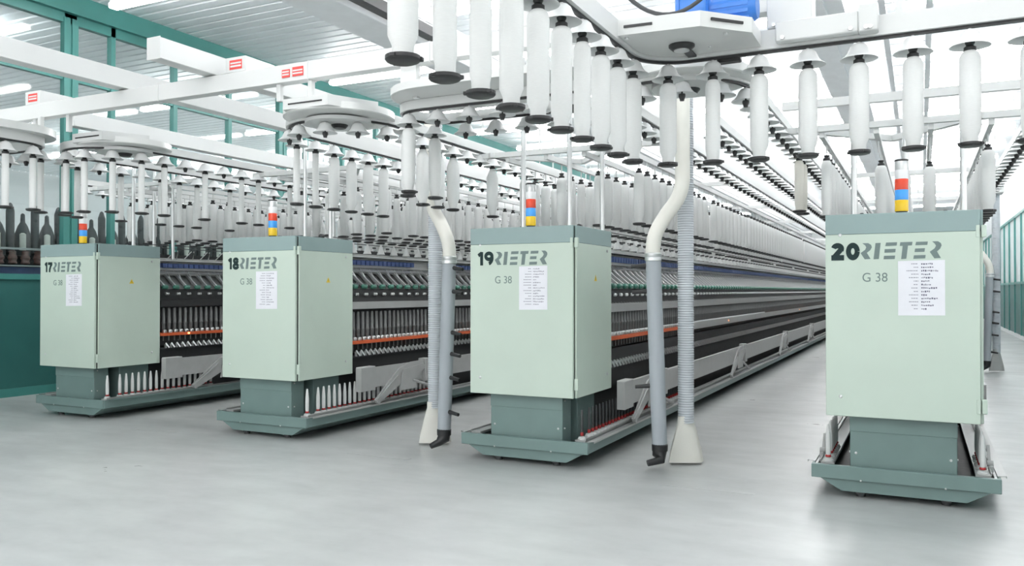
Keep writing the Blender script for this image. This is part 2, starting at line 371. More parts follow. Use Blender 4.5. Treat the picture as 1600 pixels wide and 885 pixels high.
def build_frame(num):
    x = XM[num]; words = {17: 'seventeen', 18: 'eighteen', 19: 'nineteen', 20: 'twenty'}[num]
    t = thing('spinning_machine', 'pale green ring spinning frame with the number %s on its end cabinet' % words, 'spinning machine', (x, Y0, 0), 'ring spinning frames in a row')
    # --- end cabinet
    core = part('cabinet', MB().box(-.482, .482, .012, DP-.006, ZB+.006, ZT-.006), 'dark', t)
    fd = part('front_door', MB().cbox(-.499, .482, -.022, .006, ZB, 1.905, .003), 'mint', t)
    part('band', MB().cbox(-.499, .482, -.022, .006, 1.906, ZT, .003), 'band', fd)
    mb = MB()
    for z in (1.90, .735): screw(mb, (-.40, -.022, z), 'y', .013, .008)
    part('lock', mb, 'steel', fd)
    mb = MB()
    for z0, z1 in ((1.862, 1.945), (.665, .762)): mb.cbox(.458, .481, -.026, -.014, z0, z1, .002).cbox(.490, .522, -.012, .020, z0, z1, .003)
    part('hinge', mb, 'mint', fd)
    nx, nw = {20: (-.463, .195), 19: (-.434, .170), 18: (-.43, .160), 17: (-.425, .152)}[num]
    rx, rw = {20: (-.263, .515), 19: (-.254, .504), 18: (-.261, .502), 17: (-.263, .506)}[num]
    part('number', number_mb(str(num), nx, 1.722, nw, .119, -.0222, .33 if num == 20 else .27), 'sign_dark', fd)
    part('lettering', logo_mb(rx, 1.722, rw, .119, -.0222), 'sign_grey', fd)
    o = link('lettering', text_mesh('G 38', -.251, 1.563, .163, .064, -.0222, .0, 'sign_mid'), fd)
    for s, nm in ((1, 'side_door'), (-1, 'side_door')):
        sd = part(nm, MB().cbox(*sorted((s*.483, s*HW)), .016, DP, ZB, 1.905, .003), 'mint', t)
        part('band', MB().cbox(*sorted((s*.483, s*HW)), .016, DP, 1.906, ZT, .003), 'band', sd)
        mb = MB()
        for z in (1.862, .737):
            mb.lathe([(.012, 0), (.012, .007), (.007, .011)] if s > 0 else [(.012, 0), (.012, -.007), (.007, -.011)], 10, (s*HW, .755, z), 'x')
        part('lock', mb, 'steel', sd)
        if s > 0 and num != 20:
            a = [(.462-.032, 1.585), (.462+.032, 1.585), (.462, 1.64)]
            tri = part('warning_sign', MB().prism(a, 'x', HW, HW+.0012), 'yellow_sign', sd)
            part('bolt_mark', MB().prism([(.459, 1.625), (.466, 1.611), (.463, 1.609), (.466, 1.592), (.457, 1.608), (.461, 1.611)], 'x', HW+.0012, HW+.002), 'black', tri)
    part('roof', MB().cbox(-.484, .484, -.0, DP-.002, ZT-.008, ZT, .002), 'band', t)
    # --- signal tower
    tw = part('signal_tower', MB().lathe([(.048, 0), (.048, .01), (.040, .012), (.040, .028), (.044, .03)], 20, (0, .18, ZT)), 'black', t)
    part('tower_cap', MB().lathe([(.046, .386), (.046, .397), (.042, .4)], 20, (0, .18, ZT)), 'black', tw)
    for nm, z0, z1, m_ in (('yellow_lens', .028, .104, 'lens_yellow'), ('blue_lens', .108, .178, 'lens_blue'), ('red_lens', .182, .256, 'lens_red'), ('white_lens', .26, .322, 'lens_white'), ('buzzer', .326, .385, 'steel')):
        part(nm, MB().lathe([(.044, z0-.004), (.045, z0), (.045, z1), (.044, z1+.002)], 20, (0, .18, ZT)), m_, tw, label={'yellow_lens': 'yellow lens', 'blue_lens': 'blue lens', 'red_lens': 'red lens', 'white_lens': 'white lens', 'buzzer': 'silver top segment'}[nm])
    # --- pedestal and tray
    mb = MB().cbox(-.345, .345, .079, .27, .12, ZB+.01, .004)
    pd = part('pedestal', mb, 'tray', t)
    part('cover_strip', MB().cbox(-.347, .347, .074, .09, .475, ZB, .003), 'tray', pd)
    mb = MB()
    for sx, sz in ((-.307, .556), (0, .556), (.306, .556), (-.305, .318), (.305, .318)): screw(mb, (sx, .0785, sz), 'y', .010, .008)
    for s in (-1, 1):
        for sz in (.556, .318): mb.lathe([(.008, 0), (.008, s*.006), (.005, s*.009)], 8, (s*.345, .12, sz), 'x')
    part('screws', mb, 'steel', pd)
    part('support_panel', MB().cbox(-.345, .345, .42, .84, .12, ZB+.01, .004), 'tray', t)
    tr = part('base_tray', MB().prism([(-.585, .15), (.585, .15), (.40, .045), (-.40, .045)], 'y', .03, LEN), 'tray', t)
    part('front_rail', MB().cbox(-.604, .604, .0, .026, .132, .230, .004).box(-.6, .6, .026, .045, .222, .229), 'tray', tr)
    for s in (-1, 1):
        part('side_rail', MB().prism([(s*.604, .138), (s*.604, .228), (s*.588, .228), (s*.580, .150), (s*.56, .138)], 'y', .026, LEN), 'tray', tr)
        part('edge_trim', MB().prism([(s*.586, .229), (s*.640, .235), (s*.640, .239), (s*.586, .233)], 'y', .10 if num == 20 else .06, LEN).prism([(s*.638, .222), (s*.641, .222), (s*.641, .236), (s*.638, .236)], 'y', .10 if num == 20 else .06, LEN), 'alu' if num != 17 else 'tray', tr)
        fx = MB()
        for yy in (.08,): fx.box(s*.277-.03, s*.277+.03, yy, yy+.06, .02, .06)
        fx.cyl((s*.277, .11, 0), .03, 0, .022, 12); fx.cyl((s*.277, .11, 0), .012, .02, .06, 8)
        part('foot', fx, 'darkgrey', tr)
    mb = MB()
    for sx, sz in ((-.27, .135), (.27, .135)): screw(mb, (sx, .0, sz), 'y', .007, .006)
    part('screws', mb, 'steel', tr)
    part('liner', MB().box(-.575, .575, .03, LEN, .15, .165), 'dark', tr)
    # --- long body
    part('core', MB().box(-.30, .30, DP+.01, LEN, .165, 1.52).box(-.05, .05, DP, LEN, 1.52, 1.98), 'dark', t)
    NS = int((LEN-1.2)/G)
    for s in (-1, 1):
        sx = lambda a: s*a
        bx = lambda m_, a, b, y0, y1, z0, z1: m_.box(min(s*a, s*b), max(s*a, s*b), y0, y1, z0, z1)
        part('lower_panel', bx(MB(), .30, .42, DP+.08, LEN, .60, .755), 'dark', t)
        part('spindle_rail', bx(bx(MB(), .30, .44, DP+.06, LEN, .755, .775), .30, .36, DP+.05, LEN, .80, .93), 'darkgrey', t)
        rz = {17: .0, 18: -.02, 19: .10, 20: .02}[num]
        part('ring_rail', bx(bx(MB(), .345, .452, DP+.05, LEN, .925+rz, .962+rz), .33, .34, DP+.05, LEN, .92+rz, .97+rz), 'orange', t, label='orange painted ring rail')
        if num == 19: part('rail_cover', bx(MB(), .445, .458, DP+3.2, LEN, .90+rz, .985+rz), 'alu', t, label='bare aluminium length of ring rail cover')
        zb = (1.335, .04)
        part('creel_bar', bx(MB(), .40, .445, DP+.06, LEN, 1.295, 1.375), 'alu' if num != 17 else 'dark', t)
        part('roller_beam', bx(bx(MB(), .28, .40, DP+.05, LEN, 1.376, 1.52), .38, .395, DP+.05, LEN, 1.42, 1.44), 'dark', t)
        part('back_panel', MB().prism([(s*.36, 1.50), (s*.37, 1.51), (s*.115, 1.735), (s*.10, 1.73)], 'y', DP+.05, LEN), 'spindle_grey', t)
        part('top_shelf', MB().prism([(s*.22, 1.725), (s*.08, 1.80), (s*.08, 1.76), (s*.20, 1.70)], 'y', DP+.05, LEN), 'alu', t)
        part('guide_rail', bx(bx(MB(), .225, .26, DP+.02, LEN, 1.885, 1.91), .15, .155, DP+.03, LEN, 1.86, 1.885), 'white2', t)
        # drafting arms: separate where the photo shows them, the rest in one part
        ams = cm('arms', arm_meshes); spm = cm('spm', lambda: spindle_mesh().mesh('spindle', 'spindle_grey'))
        clp = cm('clp', lambda: MB().bar((.445, 0, .835), (.475, .03, .775), .022, .016).cyl((.44, 0, .77), .016, 0, .05, 8).mesh('spindle_clip', 'steel'))
        show = {17: 14, 18: 22, 19: 100, 20: 0}[num] if s > 0 else 0
        NA = int((LEN-1.2)/(2*G))
        mm = (lambda me: me) if s > 0 else (lambda me: mirror(me, me.name))
        for i in range(show):
            a = link('drafting_arm', ams[0], t, (0, DP+.16+i*2*G, 0))
            for me, nm in zip(ams[1:3], ('handle', 'roller')): link(nm, me, a)
            if not (num == 18 and i in (9, 10)): [link('guide_block', ams[3], a, (0, gy, 0)) for gy in (0, G)]
        if s > 0 or num in (19, 20):
            for me in ams:
                big = MB(); vv = [v.co[:] for v in me.vertices]; ff = [tuple(p.vertices) for p in me.polygons]
                for i in range(show, NA):
                    yy = DP+.16+i*2*G; big.add([(s*a, b+yy, c) for a, b, c in vv], ff)
                if show < NA: part('far_'+me.name.split('.')[0]+'s', big, me.materials[0].name, t, kind='stuff')
            shs = {17: 30, 18: 40, 19: 100, 20: 0}[num] if s > 0 else 0
            for i in range(shs):
                sp_ = link('spindle', spm, t, (0, DP+.14+i*G, rz)); link('collar', cm('collar', collar_mesh), sp_)
                if num == 18 or i < 60: link('spindle_clip', clp, t, (0, DP+.14+i*G, 0))
            for me, k0 in ((spm, shs), (clp, shs if num == 18 else min(shs, 60))):
                big = MB(); vv = [v.co[:] for v in me.vertices]; ff = [tuple(p.vertices) for p in me.polygons]; dz = rz if me is spm else 0
                for i in range(k0, NS):
                    yy = DP+.14+i*G; big.add([(s*a, b+yy, c+dz) for a, b, c in vv], ff)
                part('far_%ss' % me.name.split('.')[0], big, me.materials[0].name, t, kind='stuff')
        part('spindle_screen', bx(MB(), .355, .36, DP+.06, LEN, .97+rz, 1.295), 'darkgrey', t)
        if num != 20 and s > 0:
            mb = MB()
            for yy in {17: (1.36,), 18: (), 19: (6.3, 14.5)}[num]: mb.cbox(.452, .462, yy, yy+.03, .935+rz, .955+rz, .003)
            if mb.v: part('indicator_light', mb, 'led', t, label='small glowing orange indicator light')
        # doffing beam with its lever supports
        y1 = .85 if num != 20 else 2.0
        db = part('doffing_beam', bx(bx(MB(), .585, .625, y1+.255, LEN, .425, .645), .565, .64, y1, y1+.26, .40, .655), 'castgrey', t)
        bb = MB(); bx(bb, .562, .642, y1+.01, y1+.25, .656, .665); part('end_cap', bb, 'white2', db)
        ks = [1.12+4.5*i for i in range(1 if num == 20 else 0, 7)] if num != 17 else [1.28+4.5*i for i in range(7)]
        for yy in ks:
            lv = MB()
            px0, px1 = (.625, .66)
            pl = [(yy, .255), (yy+.10, .255), (yy+.50, .42), (yy+.46, .50), (yy+.60, .56), (yy+1.02, .60), (yy+1.0, .66), (yy+.70, .655), (yy+.46, .60), (yy+.30, .50), (yy-.02, .285)]
            lv.prism(pl, 'x', s*px0, s*(px0+.016))
            lv.prism([(yy+.46, .34), (yy+.80, .34), (yy+.80, .47), (yy+1.02, .58), (yy+.95, .62), (yy+.52, .58)], 'x', s*(px0+.012), s*(px0+.03))
            lv.sweep([(s*(px0+.02), yy+.72, .44), (s*(px0+.02), yy+1.35, .27)], .018, 8)
            lv.bar((s*(px0+.022), yy, .275), (s*(px0+.022), yy+.42, .52), .012, .018)
            lv.cyl((s*(px0+.01), yy+.04, .262), .028, -.015, .02, 10, 'x').cbox(*sorted((s*.56, s*.66)), yy+.98, yy+1.10, .40, .675, .004)
            part('lever', lv, 'castgrey', db)
        # peg transport with pegs
        part('transport_rail', bx(bx(bx(MB(), .455, .548, .09, LEN, .215, .235), .548, .553, .09, LEN, .235, .25), .566, .582, .05, LEN, .20, .226), 'alu', t)
        pm = cm('peg', peg_mesh)
        npeg = {17: 18, 18: 26, 19: 36, 20: 7}[num] if (s > 0 or num == 20) else 0
        for i in range(npeg):
            link('peg', pm, t, (s*.5, .137 if i == 0 else .305+(i-1)*G, .235))
    # --- roof posts, creel rails
    posts = {17: [(-.05, 1.25), (.42, .55), (.47, 1.1)], 18: [(-.10, 1.3), (.20, .45), (.42, .6)], 19: [(-.12, .28), (.30, .35), (.46, .75)], 20: [(-.34, .5), (.40, .34), (.02, .72)]}[num]
    for px, py in posts:
        part('post', MB().cyl((px, py, 0), .022, ZT-.005 if py < DP else 1.9, 3.1, 12), 'steel', t)
    bars = [((-1.0, .95, 2.862), (1.05, .95, 2.862)), ((-.1, 1.7, 2.862), (.55, .9, 2.862)), ((-.1, 1.7, 2.862), (-.8, .9, 2.862))]
    for k in range(1, 9): bars += [((-1.0, .95+3.2*k, 2.862), (1.05, .95+3.2*k, 2.862))]
    for p0, p1 in bars: part('crossbar', MB().bar(p0, p1, .05, .05), 'white2', t)
    for k in range(1, 9): part('creel_post', MB().box(-.025, .025, .925+3.2*k, .975+3.2*k, 1.93, 2.838), 'white2', t)
    if num == 20: part('crossbar', MB().bar((-.95, 1.05, 3.10), (2.6, 1.05, 3.10), .06, .07), 'white2', t)
    for d in (-.62, -.2, .2, .62):
        mb = MB().box(d-.02, d+.02, .95, LEN, 2.79, 2.84)
        for i in range(100): mb.cyl((d, 1.35+i*.27, 0), .006, 2.69, 2.80, 5)
        part('creel_rail', mb, 'white2', t)
        if abs(d) > .3: continue
        dk = .29 if d > 0 else -.29
        mb = MB().sweep([(dk, .62, 2.085), (dk, 1.6, 2.085), (dk, LEN, 2.085)], .006, 6); part('roving_rod', mb, 'darkgrey', t)
        part('rod_knob', MB().lathe([(.004, 0), (.026, .012), (.026, .05), (.008, .07)], 10, (dk, .58, 2.085), 'y'), 'black', t)
    part('guide_backing', MB().box(.155, .16, DP+.05, LEN, 1.77, 1.88).box(-.16, -.155, DP+.05, LEN, 1.77, 1.88), 'white2', t)
    part('light_fill_deck', MB().box(-.24, .24, DP+.05, LEN, 1.915, 1.925), 'white2', t)  # white plate added to stand in for light passing under the bobbins
    big = num == 17
    mb = MB()
    for i in range(90):
        for s in (-1, 1):
            yy = 1.2+i*.27
            if big: mb.bar((s*.24, yy, 1.905), (s*.33, yy+.06, 2.02), .010, .010).bar((s*.24, yy+.16, 1.905), (s*.33, yy+.10, 2.02), .010, .010)
            else: mb.lathe([(.05, 0), (.012, .10), (.010, .11)], 8, (s*.26, yy, 1.93))
    part('guide_rods' if big else 'yarn_cones', mb, 'white2', t, kind='stuff')
    mb = MB()
    for i in range(90):
        for s in (-1, 1):
            yy = 1.28+i*.27
            if big: mb.lathe([(.02, 0), (.036, .06), (.036, .07)], 8, (s*.30, yy, 1.935))
            else: mb.lathe([(.018, 0), (.024, .012), (.018, .02)], 8, (s*.30, yy, 1.99))
    part('roving_funnels', mb, 'darkgrey', t, kind='stuff')
    if num == 20:
        for s in (-1, 1):
            part('carriage', MB().cyl((s*.55, .30, 0), .03, .17, .20, 10).cbox(*sorted((s*.545, s*.575)), .26, .34, .20, .27, .006).lathe([(.022, -.02), (.022, .02)], 12, (s*.555, .30, .28), 'x').bar((s*.55, .30, .28), (s*.55, .42, .38), .02, .03).sweep([(s*.53, .12, .20), (s*.53, .55, .20)], .014, 8), 'castgrey', t)
    return t
frames = {n_: build_frame(n_) for n_ in (20, 19, 18, 17)}

# --- inspection sheets taped on the doors
def sheet(num):
    x0, x1, z0, z1 = {20: (-.021, .272, 1.325, 1.712), 19: (-.017, .250, 1.335, 1.713), 18: (-.035, .249, 1.312, 1.70), 17: (-.022, .262, 1.318, 1.695)}[num]
    t = thing('paper_sheet', 'white data sheet taped on the front door of spinning frame %s' % WORD[num], 'paper', (XM[num]+x0, Y0-.0235, z0), 'data sheets on the cabinet doors')
    W, H = x1-x0, z1-z0; rnd = random.Random(num)
    part('sheet', MB().add([(0, 0, 0), (W, 0, .004), (W, 0, H), (0, 0, H-.004), (0, -.0008, 0), (W, -.0008, .004), (W, -.0008, H), (0, -.0008, H-.004)], [(0,3,2,1),(4,5,6,7),(0,1,5,4),(1,2,6,5),(2,3,7,6),(3,0,4,7)]), 'paper', t)
    a = MB(); b_ = MB()
    for i in range(14):
        z = H-.028-i*(H-.05)/14; wl = rnd.choice([.03, .045, .06, .075]); xr = W*.44
        x = xr-wl
        while x < xr-.004: d = rnd.uniform(.006, .014); a.box(x, min(x+d, xr), -.0012, -.0008, z, z+.006); x += d+.003
        x = W*.5; e = x+rnd.choice([.03, .05, .07, .1])
        while x < e: d = rnd.uniform(.004, .011); b_.box(x, x+d, -.0012, -.0008, z-.002+rnd.uniform(-.002, .002), z+.006+rnd.uniform(-.002, .003)); x += d+.004
    part('print', a, 'ink', t); part('print', b_, 'ink_dark' if num == 20 else 'ink', t)
for n_ in XM: sheet(n_)

# --- cops standing on the pegs
cop_w = MB().lathe([(.010, .0), (.0175, .02), (.019, .05), (.0185, .14), (.013, .20), (.009, .232), (.006, .238)], 12).mesh('tube', 'roving')
cop_d = MB().lathe([(.010, .0), (.012, .02), (.011, .14), (.010, .21), (.005, .218)], 10).mesh('tube', 'darkgrey')
cop_rd = MB().lathe([(.013, .0), (.015, .006), (.015, .022), (.0125, .03)], 10).mesh('ring', 'red')
cop_r = MB().lathe([(.019, -.002), (.021, .003), (.020, .009), (.0185, .014)], 12).mesh('ring', 'red')
for num, sgn, cnt in ((17, 1, 18), (18, 1, 26), (19, 1, 36), (20, 1, 7), (20, -1, 7)):
    for i in range(cnt):
        dk = num == 19
        kind = 'dark spinning tube' if dk else 'white yarn cop'
        lab = '%s with red base, %s, tray of %s' % (kind, ORD[i]+' from front' if i < 20 else 'beyond the twentieth', facing(num, sgn))
        t = thing('spinning_tube' if dk else 'yarn_cop', lab, 'yarn cop' if not dk else 'spinning tube', (XM[num]+sgn*.5, Y0+(.137 if i == 0 else .305+(i-1)*G), .2575), 'cops on the tray of '+facing(num, sgn))
        link('tube', cop_d if dk else cop_w, t, (0, 0, .01)); link('ring', cop_rd if dk else cop_r, t, (0, 0, .008))

# ------------------------------------------------------------------ overhead conveyor
ZT0 = 2.9
def arc(cx, cy, r, a0, a1, n=14): return [(cx+r*math.cos(R(a0+(a1-a0)*i/n)), cy+r*math.sin(R(a0+(a1-a0)*i/n))) for i in range(n+1)]
def resample(pts, step, start=0):
    out = []; acc = -start; prev = Vector(pts[0])
    need = start; dist = 0
    for p in pts[1:]:
        p = Vector(p); L = (p-prev).length
        while need <= dist+L+1e-9:
            out.append(prev.lerp(p, (need-dist)/L)); need += step
        dist += L; prev = p
    return out
def track(label, pts, h=.07, w=.06, posts=()):
    t = thing('conveyor_track', label, 'conveyor track', (pts[0][0], pts[0][1], ZT0), 'overhead conveyor tracks')
    q = [(p[0]-pts[0][0], p[1]-pts[0][1]) for p in pts]
    part('rail', MB().ribbon(q, -w/2, w/2, .012, h+.012), 'white', t)
    part('chain', MB().ribbon(q, -.011, .011, -.004, .013), 'black', t)
    if posts:
        mb = MB()
        for px, py, z1 in posts: mb.box(px-pts[0][0]-.02, px-pts[0][0]+.02, py-pts[0][1]-.02, py-pts[0][1]+.02, h, z1-ZT0)
        part('hanger_post', mb, 'white', t)
    return t
tr1 = [(-1.55, -.6), (-1.55, 2), (-1.55, 4.70)]+arc(-1.26, 4.70, .29, 180, 90)[1:]+[(2.6, 4.99)]
track('white overhead track with full bobbins, turning a corner before frames nineteen and twenty', tr1, .11, .07, [(-1.55, 1.0, 5.9), (.55, 4.99, 4.4), (-.1, 4.99, 4.4)])
trE = [(-12.4, 5.25), (-7.95, 5.25)]+arc(-7.95, 4.9, .35, 90, 0)[1:]+[(-7.6, .5)]
track('white overhead track turning a corner before frame seventeen', trE, .09, .06, [(-7.6, 2.4, 5.9), (-7.7, 5.15, 3.2)])
trB = [(-2.05, 5.40), (-3.49, 5.40)]+arc(-3.49, 5.665, .265, 270, 90)[1:]+[(-2.05, 5.93)]
track('white crosswise track loop with a rounded end above frame nineteen', trB, .07, .06, [(-3.45, 5.3, 3.2), (-2.6, 5.4, 3.2)])
loops = {}
YE = 33.0
for nm, xa, xb in (('seventeen and eighteen', -8.0, -7.0), ('eighteen and nineteen', -5.02, -4.02), ('nineteen and twenty', -2.04, -1.06)):
    pts = [(xa, YE), (xa, 12), (xa, 5.85)]+arc((xa+xb)/2, 5.85, (xb-xa)/2, 180, 360)[1:]+[(xb, YE)]
    loops[nm] = pts; track('white overhead track loop over the aisle between frames %s' % nm, pts)
pr_ = [(.83, 7.2), (.83, YE)]
track('straight white overhead track between frame twenty and the glazed wall', pr_)
pl_ = [(-9.99, 7.2), (-9.99, YE)]
track('straight white overhead track between frame seventeen and the teal partition', pl_)
pm_ = [(-1.55, 6.9), (-1.55, YE)]
track('straight white overhead track along the middle of the aisle between frames nineteen and twenty', pm_)
# turning plates
def plate(label, loc, outline, h, extra=None, post=()):
    t = thing('turning_plate', label, 'conveyor plate', loc, 'conveyor turning plates')
    part('plate', MB().prism(outline, 'z', 0, h), 'plate', t)
    return t
def disc(label, x, y, r, slot=True):
    t = thing('turning_plate', label, 'conveyor plate', (x, y, ZT0+.03), 'conveyor turning plates')
    part('disc', MB().lathe([(r*.97, .0), (r, .006), (r, .06), (r*.985, .06), (r*.975, .015), (.02, .015)], 40, cap=False).lathe([(r*.97, 0), (.001, 0)], 40, cap=False), 'plate', t)
    part('wheel', MB().lathe([(r*.62, -.04), (r*.62, -.012), (r*.3, -.01), (r*.3, -.0)], 32), 'white2', t)
    part('hub', MB().lathe([(.05, -.07), (.07, -.045), (.07, -.038)], 16), 'black', t)
    if slot:
        pl = [(-.40, -.02), (-.20, -.42), (.24, -.42), (.42, -.02)]
        part('cover', MB().prism([(a*r/.45, b_*r/.45-.03) for a, b_ in pl], 'z', .016, .10), 'white2', t)
        part('slot', MB().box(-.15, .19, -.42*r/.45-.034, -.42*r/.45-.029, .05, .062), 'black', t)
    return t
disc('round white turning plate over the aisle between frames eighteen and nineteen', -4.36, 5.53, .46)
disc('round white turning plate over the aisle between frames seventeen and eighteen', -7.22, 5.72, .44)
disc('round white turning plate behind the large corner plate with the blue motor', -1.42, 5.62, .42, slot=False)
t = plate('long white end plate with a rounded end above the loop before frame nineteen', (-3.30, 5.46, ZT0+.084), [(1.5, -.40)]+[(.0+.40*math.cos(R(a)), .0+.40*math.sin(R(a))) for a in range(270, 89, -12)]+[(1.5, .40)], .012)
part('lip', MB().ribbon([(1.5, -.40)]+[(.40*math.cos(R(a)), .40*math.sin(R(a))) for a in range(270, 89, -12)], -.01, .0, -.0, .055), 'white', t)
part('hub', MB().lathe([(.05, -.06), (.09, -.03), (.09, 0)], 16), 'black', t)
t = plate('rounded white turning plate above the track corner before frame seventeen', (-7.95, 4.9, ZT0+.10), [(-.8, -.5), (.2, -.5), (.45, -.3), (.48, 0)]+[(.48*math.cos(R(a)), .48*math.sin(R(a))) for a in range(10, 100, 10)]+[(-.8, .48)], .07)
part('hub', MB().lathe([(.05, -.05), (.09, -.03), (.09, 0)], 16), 'black', t)
# the big corner plate with its motor
cp = thing('corner_plate', 'large white six-sided corner plate of the overhead conveyor carrying a blue motor', 'conveyor plate', (-1.26, 4.70, 2.93), 'conveyor turning plates')
ol = [(-.30, -.32), (.20, -.28), (.43, -.04), (.43, .25), (.0, .25)]+[(.25*math.cos(R(a)), .25*math.sin(R(a))) for a in range(100, 181, 10)]
part('plate', MB().prism(ol, 'z', 0, .085), 'plate', cp)
part('slot', MB().bar((-.22, -.3165, .045), (-.06, -.304, .045), .006, .014).bar((.25, -.238, .045), (.39, -.088, .045), .01, .014), 'black', cp)
part('hub', MB().lathe([(.03, -.03), (.055, -.03), (.075, -.012), (.075, 0)], 24, (.02, .02, 0)), 'black', cp)
part('ring', MB().lathe([(.035, -.034), (.045, -.034), (.045, -.028), (.035, -.028)], 20, (.02, .02, 0)), 'steel', cp)
part('slide_plate', MB().box(.0, .05, .10, .28, -.012, 0), 'darkgrey', cp)
part('screws', MB().lathe([(.012, -.01), (.012, 0)], 8, (-.22, -.26, 0)).lathe([(.012, -.01), (.012, 0)], 8, (.3, -.1, 0)).lathe([(.008, -.008), (.008, 0)], 8, (.16, .12, 0)), 'steel', cp)
part('sensor', MB().cbox(.16, .30, .30, .37, -.05, -.005, .008), 'black', cp)
mt = thing('drive_motor', 'bright blue geared drive motor on the large corner plate', 'motor', (-1.10, 4.78, 3.015))
part('gearbox', MB().cbox(-.14, .02, -.13, .13, 0, .20, .02, 2).cbox(-.17, -.14, -.10, .10, .02, .18, .006), 'motor_blue', mt)
mb = MB().lathe([(.085, .02), (.085, .26), (.07, .28)], 20, (0, .0, .10), 'x')
for i in range(14):
    a = 2*math.pi*i/14; mb.bar((.04, .085*math.cos(a), .1+.085*math.sin(a)), (.24, .085*math.cos(a), .1+.085*math.sin(a)), .006, .022)
part('motor_body', mb, 'motor_blue', mt); part('foot', MB().box(-.12, .2, -.1, .1, -.0, .02), 'motor_blue', mt)
c_ = bpy.data.objects.new('power_cable', MB().sweep([Vector((-1.62, 4.5, 3.35)).lerp(Vector((-.98, 4.55, 3.22)), u)-Vector((0, 0, .9*u*(1-u))) for u in [i/16 for i in range(17)]], .012, 8).mesh('power_cable', 'darkgrey')); C.objects.link(c_)
c_['label'] = 'dark grey cable sagging in front of the blue motor'; c_['category'] = 'cable'
for nm, lab, x0, x1, y0, y1, z0, z1 in (('control_box', 'long white box fixed on the front of the overhead track above frame twenty', -.74, -.30, 4.88, 4.945, 2.925, 3.04),
                                ('control_box', 'tall white box beside the blue motor above the corner plate', -.80, -.55, 4.96, 5.15, 3.03, 3.3),
                                ('control_box', 'square white joint box at the end of the long box on the overhead track', -.30, -.20, 4.87, 4.95, 2.92, 3.07)):
    t = thing(nm, lab, 'control box', ((x0+x1)/2, (y0+y1)/2, z0), 'boxes on the conveyor')
    part('case', MB().cbox(x0-(x0+x1)/2, x1-(x0+x1)/2, y0-(y0+y1)/2, y1-(y0+y1)/2, 0, z1-z0, .006), 'white', t)
    part('fixings', MB().lathe([(.012, -.012), (.012, 0)], 8, (x1-(x0+x1)/2-.04, y0-(y0+y1)/2, .02), 'y').lathe([(.012, -.012), (.012, 0)], 8, (x0-(x0+x1)/2+.04, y0-(y0+y1)/2, .02), 'y'), 'steel', t)
# carrying beams
mbm = thing('carrying_beam', 'long white crosswise beam carrying the turning plates in front of the frames', 'beam', (-12, 5.22, 3.2), 'white carrying beams')
part('beam', MB().cbox(0, 11.2, -.05, .05, 0, .145, .004), 'white', mbm)
mb = MB()
for x in (1.55, 3.3, 5.9, 7.6, 8.75): mb.box(x, x+.006, -.055, .055, -.006, .15)
part('joint', mb, 'white2', mbm)
part('hanger_post', MB().box(7.25, 7.29, -.02, .02, -.14, 0).box(7.58, 7.62, -.02, .02, -.14, 0).box(4.1, 4.14, -.02, .02, -.16, 0).box(4.6, 4.64, -.02, .02, -.16, 0).box(8.48, 8.62, -.03, .03, -.18, 0).box(8.85, 8.93, -.03, .03, -.18, 0), 'white', mbm)
part('bracket', MB().prism([(3.62, -.128), (3.86, -.128), (3.86, 0), (3.76, 0)], 'y', -.02, .02), 'white', mbm)
part('label_plate', MB().box(7.34, 7.42, -.056, -.0505, .035, .10).box(7.45, 7.56, -.056, -.0505, .035, .11), 'label_red', mbm, label='red and white label plates')
mb = MB()
for a, b_ in ((7.345, 7.415), (7.455, 7.555)):
    for z in (.052, .075): mb.box(a, b_, -.0575, -.056, z, z+.012)
part('label_print', mb, 'white', mbm)
for i, (x, y0, y1, z) in enumerate(((-5.5, 4.62, 30, 3.36), (-6.6, 2.5, 30, 3.36), (-8.6, 6.1, 30, 3.36), (-2.6, 6.1, 30, 3.36))):
    lab = ['white lengthwise beam whose square end juts out in front of frame eighteen', 'white lengthwise beam ending above the track corner before frame seventeen', 'white lengthwise beam running back above frame seventeen', 'white lengthwise beam running back above frame nineteen'][i]
    t = thing('carrying_beam', lab, 'beam', (x, y0, z), 'white carrying beams')
    part('beam', MB().cbox(-.07, .07, 0, y1-y0, 0, .17, .004), 'white', t)
    mb = MB(); yy = 8.0
    while yy < y1-y0: mb.cyl((0, yy, 0), .012, .17, ZC-z, 6); yy += 4
    part('hanger_rod', mb, 'white2', t)
    if i < 2: part('end_plate', MB().box(-.075, .075, -.006, 0, -.005, .175), 'white2', t)
for x, lab in ((-5.16, 'white box with red label on the crosswise beam above frame eighteen'), (-7.85, 'white box with red label on the crosswise beam above frame seventeen'), (-2.55, 'white box with red label on the crosswise beam behind the hanging bobbins')):
    t = thing('sensor_box', lab, 'control box', (x, 5.22, 3.345), 'boxes with red labels')
    part('case', MB().cbox(-.13, .10, -.05, .30, 0, .13, .004), 'white', t)
    part('label_plate', MB().box(-.08, .06, -.0515, -.05, .025, .105), 'label_red', t, label='red label with white print')
    part('label_print', MB().box(-.07, .05, -.0525, -.0515, .045, .06).box(-.07, .05, -.0525, -.0515, .072, .085), 'white', t)

